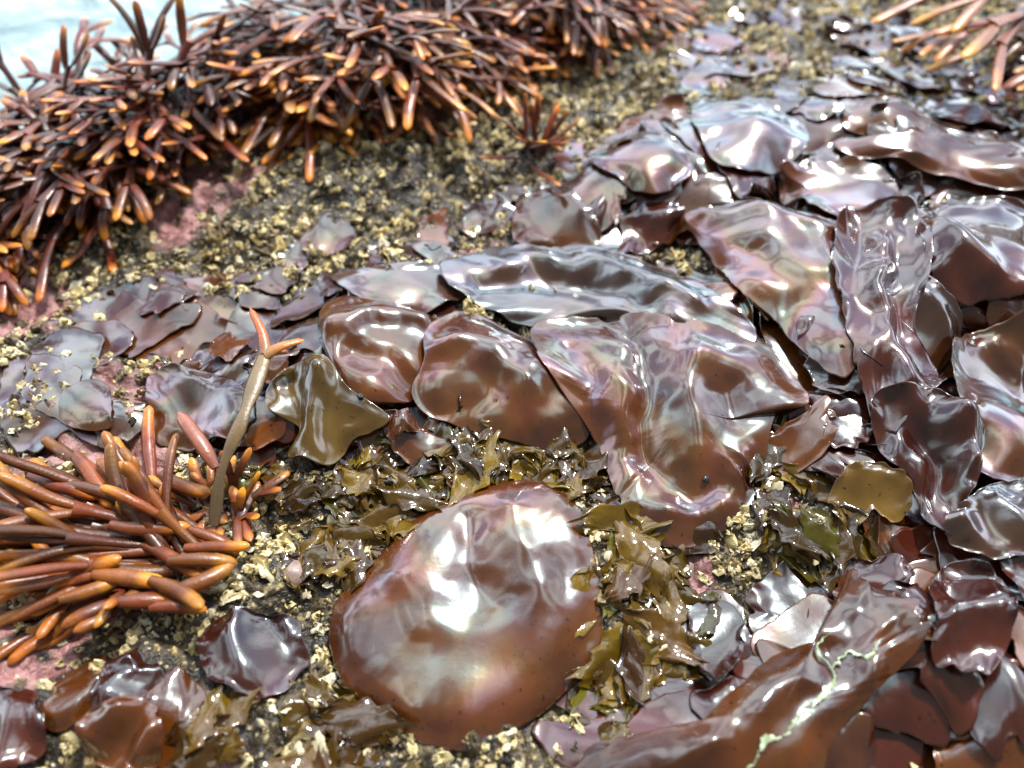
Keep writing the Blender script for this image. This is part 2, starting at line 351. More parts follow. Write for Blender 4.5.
B([(424,328),(452,310),(500,322),(545,345),(578,385),(592,428),(562,446),(520,444),(470,428),(425,414),(412,385),(424,355)],'mauve','iridescent blade bulging with rainbow pastel sheen',lift=.004,amp=.0052,freq=14,dome=.010,domep=3,drape=.85,rough=.012,N=220,R=64,ruff=.7,folds=[([(435,345),(475,345),(525,385)],.012,.007),([(490,385),(475,405),(465,430)],.014,-.007),([(540,360),(565,390),(580,420)],.011,.005)])
B([(535,322),(600,310),(692,312),(748,332),(792,364),(814,396),(778,412),(768,452),(758,492),(730,525),(690,545),(648,538),(622,505),(602,455),(588,420),(562,382),(538,348)],'mauve','largest iridescent seaweed blade with swirling deep folds',lift=.005,amp=.0050,freq=14,dome=.013,domep=3,drape=.85,rough=.014,N=300,R=96,center=(680,425),scallop=.05,ruff=.9,
  folds=[([(640,330),(655,380),(645,425),(655,465),(690,488),(722,478)],.012,-.009),([(618,360),(616,430),(632,490),(690,520),(745,488),(755,440)],.013,.007),([(695,345),(690,400),(700,440)],.012,.007),([(720,350),(760,375),(795,395)],.013,.005),([(728,395),(748,425)],.011,-.006),([(575,345),(592,390)],.012,-.005)])
B([(690,605),(725,598),(745,620),(738,660),(712,685),(690,660)],'dark','curled dark red blade with glossy rim',lift=.006,amp=.012,curl=.9,rough=.05)
B([(930,580),(970,560),(1005,590),(1000,660),(960,685),(935,640)],'dark','dark red curled blade beside wet rock',lift=.006,amp=.012,curl=.8,rough=.05)
LONG=B([(575,800),(590,745),(640,735),(690,728),(735,690),(775,655),(832,632),(848,572),(885,588),(928,600),(922,645),(875,692),(835,742),(810,800),(700,830)],'brown','long glossy brown blade with a torn pale green seam',lift=.005,amp=.005,freq=15,drape=.6,dome=.007,N=260,R=64,center=(775,715),scallop=.08,rough=.04,folds=[([(700,760),(760,715),(810,660),(850,600)],.011,.007),([(880,610),(870,680)],.012,.006),([(740,740),(800,700),(830,660)],.010,-.006),([(650,760),(720,740)],.011,.005)])
HL=H.copy()
B([(202,640),(220,616),(262,612),(300,628),(308,660),(282,692),(240,694),(208,672)],'dark','rounded dark blade with a wet grey centre',lift=.003,amp=.010,dome=.003,curl=.6,rough=.07,scallop=.2,freq=22)
B([(88,718),(120,695),(158,708),(168,745),(150,775),(105,775),(84,748)],'brown','glossy dark brown blade with rippled edge',lift=.003,amp=.010,dome=.003,rough=.08,scallop=.2,freq=26,curl=.5)
B([(-20,700),(15,685),(42,702),(48,745),(20,775),(-20,775)],'dark','dark purple curled blade on barnacled rock',lift=.004,amp=.010,curl=.7,rough=.07,scallop=.2)
B([(328,612),(345,585),(385,543),(426,506),(474,484),(530,480),(574,494),(594,545),(604,606),(596,655),(562,694),(522,724),(472,745),(422,740),(380,718),(348,692),(331,655)],'mauve','rounded dinner-plate blade with purplish brown iridescence',lift=.003,amp=.0026,freq=12,dome=.015,domep=4.2,drape=.9,rough=.006,N=300,R=100,ruff=.3,fine=.05,
  folds=[([(466,525),(470,565),(485,600)],.012,-.005),([(510,515),(526,560),(558,605)],.014,.005),([(405,575),(430,620)],.014,.004),([(350,615),(362,670),(400,710)],.014,.004),([(562,575),(582,630)],.012,-.005)])
# ------------------------------------------------------------ tubular rockweed
class Tub:
    def __init__(s): s.V=[];s.Q=[];s.C=[];s.n=0
    def tube(s,P,Rw,flat,tipv,rnd,sides=8):
        P=np.array(P);Rw=np.array(Rw); k=len(P)
        T=np.gradient(P,axis=0); T/=np.linalg.norm(T,axis=1)[:,None]+1e-9
        A=np.cross(T,[0.13,0.09,1.0]); A/=np.linalg.norm(A,axis=1)[:,None]+1e-9; Bn=np.cross(A,T)
        t=np.arange(sides)/sides*2*np.pi
        V=P[:,None]+Rw[:,None,None]*(np.cos(t)[None,:,None]*A[:,None]+flat*np.sin(t)[None,:,None]*Bn[:,None])
        i=np.arange(k-1)[:,None]*sides; j=np.arange(sides)[None]; j2=(j+1)%sides
        q=np.stack([i+j,i+j2,i+sides+j2,i+sides+j],-1).reshape(-1,4)+s.n
        s.V.append(V.reshape(-1,3)); s.Q.append(q)
        c=np.zeros((k,sides,3)); c[...,0]=np.array(tipv)[:,None]; c[...,1]=rnd; c[...,2]=random.random()
        s.C.append(c.reshape(-1,3)); s.n+=k*sides
def branch(T,p,d,ln,rad,lv,t0,dt,rnd,grav,flat,spread,seg=9,wig=0.10):
    p=np.array(p,float); d=np.array(d,float); d/=np.linalg.norm(d)
    P=[p.copy()]; step=ln/seg; w=np.array([random.gauss(0,1) for _ in range(3)])*wig
    for i in range(seg):
        d=d+w*0.25+np.array([0,0,-grav/seg])+np.array([random.gauss(0,.03) for _ in range(3)]); d/=np.linalg.norm(d)
        p=p+d*step
        g=float(samp(H,p[0],p[1]))+rad*0.7
        if p[2]<g and g-p[2]<0.05: p[2]=g; d[2]=max(d[2],-0.05)
        P.append(p.copy())
    s=np.linspace(0,1,seg+1)
    if lv==0:
        prof=0.72+0.36*np.sin(np.pi*np.clip(s*0.85,0,1)); 
        tail=np.array([P[-1]+d*rad*q for q in (0.5,0.9,1.15)])
        P2=np.vstack([P,tail]); R2=np.concatenate([prof,[prof[-1]*.80,prof[-1]*.46,0.05]])*rad
        tv=np.concatenate([t0+dt*s,[t0+dt]*3])
        T.tube(P2,R2,flat,np.clip(tv,0,1),rnd)
    else:
        prof=np.ones(seg+1)*0.85; prof[-3:]=[0.95,1.15,1.4]
        T.tube(P,prof*rad,flat,t0+dt*s,rnd)
        side=np.cross(d,[random.gauss(0,.35),random.gauss(0,.35),1.0]); side/=np.linalg.norm(side)+1e-9
        for sg in (-1,1):
            dd=d+side*sg*spread*random.uniform(.6,1.2)
            branch(T,P[-1]-d*rad*1.0+side*sg*rad*.4,dd,ln*random.uniform(.7,1.05),rad*random.uniform(.82,1.0),lv-1 if random.random()<.85 else 0,t0+dt,dt,rnd,grav,flat,spread,seg,wig)
def weed_mat(name,base,mid,tip,t0=.86,rgh=(.18,.42)):
    m,nt,b=newmat(name)
    at=nd(nt,'ShaderNodeVertexColor',layer_name='Col'); sp=nd(nt,'ShaderNodeSeparateColor'); nt.links.new(at.outputs[0],sp.inputs[0])
    r=ramp(nt,sp.outputs[0],[(0.1,base),(0.55,mid),(t0,mid),(0.99,tip)])
    tc=nd(nt,'ShaderNodeTexCoord'); n=noise(nt,tc.outputs['Object'],60,3,.6); n2=noise(nt,tc.outputs['Object'],500,3,.6)
    v=maprange(nt,sp.outputs[1],0,1,0.4,1.4)
    hs=nd(nt,'ShaderNodeHueSaturation'); nt.links.new(r.outputs[0],hs.inputs['Color']); nt.links.new(v,hs.inputs['Value'])
    nt.links.new(maprange(nt,sp.outputs[2],0,1,0.488,0.512),hs.inputs['Hue'])
    c=mixc(nt,maprange(nt,n.outputs[0],0.46,0.70,0,0.6),hs.outputs[0],base)
    nt.links.new(c,b.inputs['Base Color'])
    nt.links.new(maprange(nt,n.outputs[0],.3,.7,*rgh),b.inputs['Roughness'])
    b.inputs['Coat Weight'].default_value=0.12; b.inputs['Coat Roughness'].default_value=0.15
    nt.links.new(bump(nt,n2.outputs[0],0.4,0.0008),b.inputs['Normal'])
    return m
WM=weed_mat('rockweed_skin',(0.024,0.006,0.003),(0.140,0.028,0.008),(0.60,0.20,0.014),.89,(.24,.48))
WM2=weed_mat('orange_rockweed_skin',(0.035,0.009,0.004),(0.20,0.046,0.008),(0.66,0.24,0.016),.86,(.24,.48))
WM5=weed_mat('reddish_finger_weed_skin',(0.036,0.009,0.005),(0.20,0.050,0.010),(0.60,0.21,0.018),.83,(.26,.5))
WM3=weed_mat('olive_strap_skin',(0.10,0.065,0.04),(0.19,0.115,0.055),(0.50,0.13,0.012),.66)
WM4=weed_mat('pinkish_rockweed_skin',(0.09,0.035,0.022),(0.30,0.11,0.06),(0.60,0.25,0.04),.86)
def finish(T,name,mat,c,label,group=None,cat='seaweed'):
    V=np.concatenate(T.V)-np.array(c); Q=np.concatenate(T.Q); C=np.concatenate(T.C)
    me=mk_mesh(name,V,Q,col=C,mat=mat)
    return mk_obj(name,me,tuple(c),label,cat,group)
def clump(u,v,n,ln,rad,label,az=None,azs=0.75,h=0.03,spread_r=0.04,grav=0.55,mat=None,lv=2,elr=(0.05,0.5),flat=.36,spread=.42):
    x,y=plane_pt(u,v,0.0); z=float(samp(H,x,y)); T=Tub()
    bundles=[(random.uniform(-math.pi,math.pi) if az is None else az+random.gauss(0,azs)) for _ in range(5 if az is None else 4)]
    if az is None: bundles+=[-1.2,-2.2]
    for i in range(n):
        a=random.choice(bundles)+random.gauss(0,.24)
        rr=spread_r*math.sqrt(random.random()); ba=random.uniform(0,6.28)
        bx,by=x+rr*math.cos(ba),y+rr*math.sin(ba); bz=float(samp(H,bx,by))+h*random.random()
        e=random.uniform(*elr)
        d=(math.cos(a)*math.cos(e),math.sin(a)*math.cos(e),math.sin(e))
        L=ln*random.uniform(.65,1.25)
        l=random.choice([lv,lv,lv-1])
        branch(T,(bx,by,bz),d,L/(l+1),rad*random.uniform(.75,1.15),l,0.0,1.0/(l+1),random.random(),grav/(l+1),flat,spread,seg=6,wig=.14)
    return finish(T,'rockweed',mat or WM,(x,y,z),label,'rockweed plants along the rock edge')
LBL='dense reddish brown rockweed with orange tips at the waterline'
DLB='dark brown rockweed drooping over barnacled rock'
clump(10,205,48,.085,.0042,DLB,h=.02,spread_r=.03,az=-1.9)
clump(-35,238,40,.085,.0042,DLB,h=.02,spread_r=.04,az=-1.6)
clump(92,174,56,.105,.0044,LBL,h=.035,spread_r=.045,az=-1.9,azs=.9)
clump(60,154,54,.095,.0044,LBL,h=.04,spread_r=.042,elr=(.05,.7))
clump(130,132,60,.11,.0045,LBL,h=.05,spread_r=.05,elr=(.05,.7))
clump(195,116,56,.105,.0045,LBL,h=.05,spread_r=.045,az=-1.2,azs=1.0,elr=(.05,.7))
clump(245,90,38,.08,.0039,'short tangled rockweed between two larger tufts',h=.03,spread_r=.04)
clump(330,98,40,.12,.0054,'bright orange tipped rockweed hanging over barnacles',h=.04,az=-1.8,azs=.5,mat=WM2,spread_r=.03)
clump(390,80,52,.13,.0049,'orange brown rockweed tuft fanning over the rock',h=.05,spread_r=.045,mat=WM2,az=-1.2,azs=.8)
clump(325,62,54,.12,.0046,LBL,h=.05,spread_r=.05,az=-2.0,azs=.9)
clump(450,44,52,.12,.0046,LBL,h=.04,spread_r=.045,az=-.8,azs=.7)
clump(530,16,44,.11,.0044,LBL,h=.03,spread_r=.045,az=-.5,azs=.7)
clump(590,4,30,.10,.0044,LBL,h=.02,spread_r=.04,az=-.4,azs=.6)
clump(400,12,52,.12,.0045,LBL,h=.04,spread_r=.06)
clump(530,160,10,.06,.0032,'small sparse orange rockweed sprig on bare rock',h=.0,spread_r=.012,mat=WM2,lv=1,elr=(.35,1.15),grav=.1)
clump(1075,70,8,.19,.0060,'pinkish forked rockweed hanging over dark blades',h=.07,az=-2.85,azs=.35,mat=WM4,spread_r=.04,flat=.4,elr=(0,.5),grav=.4)
clump(1015,20,7,.10,.0040,'thin rockweed tuft above dark blades',h=.03,az=-2.4,azs=.6,spread_r=.03,mat=WM4)
clump(218,522,18,.036,.0030,'short dark rockweed stubs at the strap base',h=.0,spread_r=.018,mat=WM5,lv=1,elr=(.2,1.1),grav=.3)
# near fan-shaped rockweed
def on3(u,v,z=0.0):
    x,y=on_rock(u,v,z); return np.array([x,y,float(samp(H,x,y))+z])
T=Tub()
base=on3(200,558,.001)
fing=[(-70,440,.026),(-60,460,.022),(5,425,.026),(34,430,.026),(-80,480,.022),(68,440,.028),(-90,505,.022),(-90,545,.02),(-60,530,.022),(-80,585,.012),(-30,618,.008),(20,630,.006),(60,626,.006),(110,620,.005),(92,442,.028),(118,465,.028),(-70,615,.010),(-60,470,.030),(-30,565,.014),(150,472,.026),(-30,505,.028),(-60,560,.02),(90,595,.014),(-10,465,.03),(60,482,.028),(30,525,.022),(40,565,.016),(20,492,.028),(90,472,.03),(0,590,.014),(-90,525,.026),(-90,600,.012)]
for (u,v,z) in fing+[(a+random.uniform(-25,25),b+random.uniform(-8,14),c*.6) for a,b,c in fing]:
    tip=on3(u,v,0); tip[2]=float(samp(HR,tip[0],tip[1]))+z
    x,y=plane_pt(u,v,tip[2]); tip[0]=x;tip[1]=y
    st=random.choice([0,0,.15,.3])
    b0=base+np.array([random.gauss(0,.008),random.gauss(0,.009),0]); b0=b0+(tip-b0)*st
    d=tip-b0; L=np.linalg.norm(d)*random.uniform(.70,.98); l=random.choice([0,1])
    d=d/np.linalg.norm(d)+np.array([0,0,.10*(1-st)])
    branch(T,b0,d,L/(l+1)*1.02,random.uniform(.0029,.0047),l,0.15,0.85/(l+1),random.random()*.9,0.26/(l+1),0.70,0.18,seg=11,wig=.12)
for (u,v,du,dv) in [(130,480,45,50),(120,505,60,40),(145,545,65,22),(95,575,60,12),(60,570,55,10),(150,580,65,18),(160,475,45,25),(75,455,42,45),(110,525,70,18),(60,600,55,-5),(40,545,60,15),(20,505,55,28),(0,560,60,10),(30,475,50,33),(170,562,60,0),(175,590,55,-5),(150,608,50,-8),(120,603,50,0),(190,530,50,15),(185,548,60,4)]:
    a=on3(u,v,.018); b=on3(u+du,v+dv,.011)
    d=b-a; L=np.linalg.norm(d)
    branch(T,a,d/L+np.array([0,0,.12]),L,random.uniform(.0034,.0049),0,0.45,0.55,random.uniform(.3,1),0.25,0.8,0.1,seg=10,wig=.12)
finish(T,'rockweed',WM5,base,'plump finger-like orange rockweed fan on barnacled rock')
# forked strap frond
T=Tub()
base_p=on3(214,526,.008)
def at(u,v,h):
    z=base_p[2]+h; x,y=plane_pt(u,v,z); return np.array([x,y,z])
P=curve([base_p,at(222,470,.022),at(240,425,.034),at(252,392,.036),at(266,352,.036)],6); k=len(P)
T.tube(P,.0030+.0020*np.linspace(0,1,k)+.0008*np.sin(np.linspace(0,17,k)),.32,np.linspace(.2,.70,k),.7)
for pts,r in (([at(266,354,.036),at(262,332,.040),at(250,308,.044)],.0036),([at(265,355,.036),at(282,346,.038),at(304,340,.036)],.0042),([at(266,350,.036),at(275,352,.032),at(288,352,.030)],.0030)):
    P=curve(pts,6);k=len(P); pr=np.linspace(1.25,.55,k); pr[-1]=.1
    T.tube(P,pr*r,.5,np.linspace(.70,1,k),.8)
finish(T,'strap_seaweed',WM3,base_p,'olive forked strap frond with orange tips standing up')
T=Tub(); 
P=curve([at(216,468,.022),at(200,442,.028),at(178,412,.030)],6);k=len(P); pr=np.interp(np.linspace(0,1,k),[0,.3,.85,.96,1],[.6,1,1,.7,.1])
T.tube(P,pr*.0044,.6,np.linspace(.3,.85,k),.7)
finish(T,'strap_seaweed',WM4,P[0],'short pinkish finger frond leaning on a mauve blade')
# torn pale edge on the long blade
def seam_mat():
    m,nt,b=newmat('bleached_torn_edge'); tc=nd(nt,'ShaderNodeTexCoord'); n=noise(nt,tc.outputs['Object'],200,4,.6)
    c=ramp(nt,n.outputs[0],[(.34,(.12,.07,.035)),(.45,(.26,.32,.16)),(.64,(.54,.62,.44))]); nt.links.new(c.outputs[0],b.inputs['Base Color']); b.inputs['Roughness'].default_value=.15
    nt.links.new(bump(nt,n.outputs[0],.4,.0008),b.inputs['Normal']); return m
path=[(828,632),(816,652),(832,676),(824,698),(800,716),(786,734),(764,748),(748,772)]
def ribbon(path,a,bw,sd):
    ctr=[]
    for (u,v) in curve(path,28):
        z=0.0
        for _ in range(5):
            x,y=plane_pt(u,v,z); z=.5*z+.5*float(samp(HL,x,y))
        ctr.append((x,y))
    ctr=np.array(ctr); NS=len(ctr)
    for _ in range(4): ctr[1:-1]=(ctr[:-2]+2*ctr[1:-1]+ctr[2:])/4
    s_=np.arange(NS)
    tg=np.gradient(ctr,axis=0); tg/=np.linalg.norm(tg,axis=1)[:,None]; nr=np.stack([-tg[:,1],tg[:,0]],1)
    ctr=ctr+nr*(.0012*gn(s_*.12,s_*0+.5,sd)+.0006*gn(s_*.4,s_*0+.5,sd+1))[:,None]
    wL=.0005+a*np.clip(gn(s_*.06,s_*0+.5,sd+2)+.1,0,1)+.0007*gn(s_*.35,s_*0+.5,sd+3)
    wR=.0005+bw*np.clip(gn(s_*.06,s_*0+.5,sd+4)+.0,0,1)+.0006*gn(s_*.35,s_*0+.5,sd+5)
    tp=np.sin(np.pi*np.linspace(.02,.98,NS))**.3
    wL=np.maximum(wL,.0004)*tp; wR=np.maximum(wR,.0004)*tp
    x0=int((ctr[:,0].min()-GX0)/GR)-20;x1=int((ctr[:,0].max()-GX0)/GR)+20;y0=max(int((ctr[:,1].min()-GY0)/GR)-20,0);y1=int((ctr[:,1].max()-GY0)/GR)+20
    HS=HL.copy(); HS[y0:y1,x0:x1]=boxblur(HL[y0:y1,x0:x1],1)
    VV=[]
    for t in np.linspace(-1,1,9):
        off=np.where(t<0,wL,wR)*t
        p=ctr+nr*off[:,None]; zz=samp(HS,p[:,0],p[:,1])+.0003+.0007*(1-t*t)
        VV.append(np.column_stack([p,zz]))
    V=np.stack(VV,1).reshape(-1,3)-np.array(LONG.location)
    q=np.arange(NS-1)[:,None]*9; j=np.arange(8)[None]
    return V,np.stack([q+j,q+j+1,q+9+j+1,q+9+j],-1).reshape(-1,4)
V1,Q1=ribbon(path,.0046,.0024,71)
V2,Q2=ribbon([(829,668),(846,655),(864,656),(882,640)],.0022,.0014,171)
o=mk_obj('torn_edge',mk_mesh('torn_edge',np.vstack([V1,V2]),np.vstack([Q1,Q2+len(V1)]),mat=seam_mat()),(0,0,0),'pale green ragged torn edge')
o.parent=LONG
# ------------------------------------------------------------ olive turf tufts
def turf_mat():
    m,nt,b=newmat('olive_turf_skin')
    at=nd(nt,'ShaderNodeVertexColor',layer_name='Col'); tc=nd(nt,'ShaderNodeTexCoord')
    n=noise(nt,tc.outputs['Object'],90,3,.6)
    c=mixc(nt,maprange(nt,n.outputs[0],.42,.66,0,.5),at.outputs[0],(0.045,0.020,0.006))
    nt.links.new(c,b.inputs['Base Color']); b.inputs['Roughness'].default_value=.12; b.inputs['Coat Weight'].default_value=.7; b.inputs['Coat Roughness'].default_value=.04
    t=nd(nt,'ShaderNodeBsdfTranslucent'); nt.links.new(at.outputs[0],t.inputs['Color'])
    ms=nd(nt,'ShaderNodeMixShader'); ms.inputs[0].default_value=.28
    nt.links.new(b.outputs[0],ms.inputs[1]); nt.links.new(t.outputs[0],ms.inputs[2]); nt.links.new(ms.outputs[0],nt.nodes['Material Output'].inputs[0])
    nt.links.new(bump(nt,n.outputs[0],.5,.0018),b.inputs['Normal'])
    return m
TM=turf_mat()
def tuft(u,v,n,ln):
    x,y=on_rock(u,v); z=float(samp(H,x,y)); Vs=[];Qs=[];Cs=[];o=0
    iy=int((y-GY0)/GR); ix=int((x-GX0)/GR); kk=int(ln*1.0/GR)
    TZ[max(iy-kk,0):iy+kk,max(ix-kk,0):ix+kk]=1
    ns,nw=22,17
    for i in range(n):
        a=random.uniform(0,6.28); e=random.uniform(.0,.6); L=ln*random.uniform(.5,1.4); W=L*random.uniform(.45,.85)
        s=np.linspace(0,1,ns)[:,None]; w=np.linspace(-1,1,nw)[None]
        ph=random.uniform(0,6); ph2=random.uniform(0,6); fr_=random.uniform(13,23)
        prof=(0.12+np.sin(np.pi*np.clip(s**0.8,0,1)*.74)**.9)*(1+.13*np.sin(s*fr_+ph+np.sign(w))*np.abs(w)**2+.06*np.sin(s*37+ph2)*np.abs(w)**2)
        lx=s*L*np.cos(e)*(1-.2*s)*(1-.32*np.abs(w)**2*s+.08*np.cos(w*random.uniform(6,12)+ph)*s**3); ly=w*W*prof; lz=s*L*np.sin(e)*(1-.5*s)+.15*W*np.sin(s*5+w*2.5+ph)*(0.3+np.abs(w))+.05*W*np.sin(s*14+w*6+ph2)*np.abs(w)
        bx,by=random.gauss(0,ln*.4),random.gauss(0,ln*.4)
        X=bx+lx*math.cos(a)-ly*math.sin(a); Y=by+lx*math.sin(a)+ly*math.cos(a)
        gz=samp(HR,x+X,y+Y)-z; Z=np.maximum(lz*.85+gz*.45+.55*(float(samp(HR,x+bx,y+by))-z)+.0028,gz+.0020+.3*lz)
        Vs.append(np.stack([X,Y,Z],-1).reshape(-1,3))
        q=np.arange(ns-1)[:,None]*nw; j=np.arange(nw-1)[None]
        Qs.append(np.stack([q+j,q+j+1,q+nw+j+1,q+nw+j],-1).reshape(-1,4)+o); o+=ns*nw
        k=random.random(); c=np.array([0.22,0.135,0.010])*(1-k)+np.array([0.075,0.030,0.008])*k
        if random.random()<.12: c=np.array([0.13,0.11,0.012])
        Cs.append(np.tile(c*random.uniform(.35,1.4),(ns*nw,1)))
    me=mk_mesh('turf_seaweed',np.concatenate(Vs),np.concatenate(Qs),col=np.concatenate(Cs),mat=TM)
    mk_obj('turf_seaweed',me,(x,y,z),'small frilly olive seaweed tuft among barnacles','seaweed','frilly olive seaweed tufts')
for P,n in (([(380,425),(600,440),(620,540),(590,560),(565,490),(480,472),(400,510),(380,480)],21),
            ([(615,530),(680,555),(690,690),(610,740),(615,600)],14),
            ([(250,470),(390,460),(400,520),(330,590),(260,560)],12),
            ([(190,700),(340,700),(420,770),(200,790)],6),([(740,430),(830,420),(840,560),(740,560)],7),
            ([(880,540),(940,530),(930,600)],3)):
    for _ in range(n):
        u,v=rnd_in(P); tuft(u,v,random.randint(4,7),random.uniform(.015,.028))
# ------------------------------------------------------------ rock mesh
def rock_mat():
    m,nt,b=newmat('wet_rock')
    tc=nd(nt,'ShaderNodeTexCoord'); P=tc.outputs['Object']; at=nd(nt,'ShaderNodeVertexColor',layer_name='Col')
    sp=nd(nt,'ShaderNodeSeparateColor'); nt.links.new(at.outputs[0],sp.inputs[0])
    n1=noise(nt,P,6,4,.6); n2=noise(nt,P,90,5,.65); n3=noise(nt,P,420,4,.6)
    c=ramp(nt,n2.outputs[0],[(.3,(.009,.007,.005)),(.48,(.026,.019,.012)),(.60,(.09,.066,.032)),(.74,(.34,.26,.12))]).outputs[0]
    vo=nd(nt,'ShaderNodeTexVoronoi'); vo.inputs['Scale'].default_value=190; nt.links.new(P,vo.inputs['Vector'])
    c=mixc(nt,maprange(nt,vo.outputs['Distance'],.10,.30,.7,0),c,(.62,.50,.26))
    c=mixc(nt,sp.outputs[0],c,mixc(nt,maprange(nt,n2.outputs[0],.35,.65,0,1),(.26,.09,.085),(.60,.32,.31)))
    nt.links.new(c,b.inputs['Base Color']); nt.links.new(maprange(nt,n1.outputs[0],.3,.7,.12,.38),b.inputs['Roughness'])
    bn=bump(nt,n2.outputs[0],.7,.006); bn=bump(nt,vo.outputs['Distance'],.6,-.002,bn); bn=bump(nt,n3.outputs[0],.5,.0015,bn)
    nt.links.new(bn,b.inputs['Normal']); return m
n=640
u=np.linspace(-1,1,n); xs=.85*u+9*u**15; ys=.45+.75*u+9*u**15
X,Y=np.meshgrid(xs,ys); Z=h0(X,Y); pkm=pinkmask(X,Y).ravel()
q=np.arange(n-1)[:,None]*n; j=np.arange(n-1)[None]
Q=np.stack([q+j,q+j+1,q+n+j+1,q+n+j],-1).reshape(-1,4)
me=mk_mesh('rock_ground',np.stack([X,Y,Z],-1).reshape(-1,3),Q,col=np.stack([pkm*.88,pkm*0,pkm*0],-1),mat=rock_mat())
mk_obj('rock_ground',me,label='wet dark intertidal rock with pink crust',cat='rock',kind='structure')
# ------------------------------------------------------------ barnacles
def barn_mat():
    m,nt,b=newmat('barnacle_shell')
    at=nd(nt,'ShaderNodeVertexColor',layer_name='Col'); tc=nd(nt,'ShaderNodeTexCoord'); n=noise(nt,tc.outputs['Object'],700,3,.6); n2=noise(nt,tc.outputs['Object'],22,3,.6)
    c=mixc(nt,maprange(nt,n.outputs[0],.52,.7,0,.35),at.outputs[0],(.08,.06,.03))
    c=mixc(nt,maprange(nt,n2.outputs[0],.56,.68,0,.65),c,(.03,.022,.012))
    nt.links.new(c,b.inputs['Base Color']); b.inputs['Roughness'].default_value=.20
    nt.links.new(bump(nt,n.outputs[0],.6,.0012),b.inputs['Normal']); return m
BM=barn_mat()
NB=170000
bx=rng.uniform(-.85,.85,NB); by=rng.uniform(-.02,1.0,NB)
dens=gn(bx*9,by*9,51)*.45+gn(bx*30,by*30,52)*.75+gn(bx*80,by*80,53)*.7-.5*pinkmask(bx,by)
keep=(dens>rng.uniform(-.42,.24,NB))&((samp(H,bx,by)-samp(HR,bx,by))<.004)&(np.abs(bx)<.30+.75*by)
sdl=(bx-E1[0])*enx+(by-E1[1])*eny
keep&=sdl<.08
keep&=(samp(TZ,bx,by)<.5)|(rng.random(NB)<.42)
bx=bx[keep];by=by[keep];nb=len(bx)
sz=(.0011+.0048*rng.random(nb)**2.5)
S=7; th=np.arange(S)/S*2*np.pi
prof=[(1.0,-.35),(.80,.34),(.50,.70),(.30,.56),(.05,.32)]
rot=rng.uniform(0,6.28,nb); tx=rng.normal(0,.5,nb); ty=rng.normal(0,.5,nb); hg=rng.uniform(.4,1.2,nb); bz=samp(HR,bx,by)
asp=rng.uniform(.55,1.0,nb)
Vr=[]
for (r,h) in prof:
    jj=1+.26*rng.normal(size=(nb,S))
    ax_=r*np.cos(th[None])*jj; ay_=r*np.sin(th[None])*jj*asp[:,None]
    cr,sr=np.cos(rot)[:,None],np.sin(rot)[:,None]
    lx=ax_*cr-ay_*sr; ly=ax_*sr+ay_*cr
    lz=h*hg[:,None]+.12*rng.normal(size=(nb,S))+lx*tx[:,None]+ly*ty[:,None]
    Vr.append(np.stack([bx[:,None]+lx*sz[:,None],by[:,None]+ly*sz[:,None],bz[:,None]+lz*sz[:,None]],-1))
V=np.stack(Vr,1)
pi=np.arange(4)[:,None]*S; jn=np.arange(S)[None]; j2=(jn+1)%S
q=np.stack([pi+jn,pi+j2,pi+S+j2,pi+S+jn],-1).reshape(-1,4)
Q=(q[None]+(np.arange(nb)*5*S)[:,None,None]).reshape(-1,4)
pal=np.array([[.90,.74,.38],[.82,.65,.30],[.44,.33,.14],[.94,.85,.60],[.14,.10,.05],[.88,.73,.42],[.08,.055,.03],[.30,.22,.10],[.92,.77,.40]])
cc=pal[rng.integers(0,9,nb)]*rng.uniform(.65,1.05,nb)[:,None]
hole=(rng.random(nb)<.35)
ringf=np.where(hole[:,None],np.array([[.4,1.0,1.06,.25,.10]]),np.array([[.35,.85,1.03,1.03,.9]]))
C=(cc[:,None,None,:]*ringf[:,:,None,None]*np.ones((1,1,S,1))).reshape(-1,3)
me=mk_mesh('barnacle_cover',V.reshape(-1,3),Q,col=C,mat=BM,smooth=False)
mk_obj('barnacle_cover',me,label='cream and tan barnacles crusting the dark rock',cat='barnacles',kind='stuff')
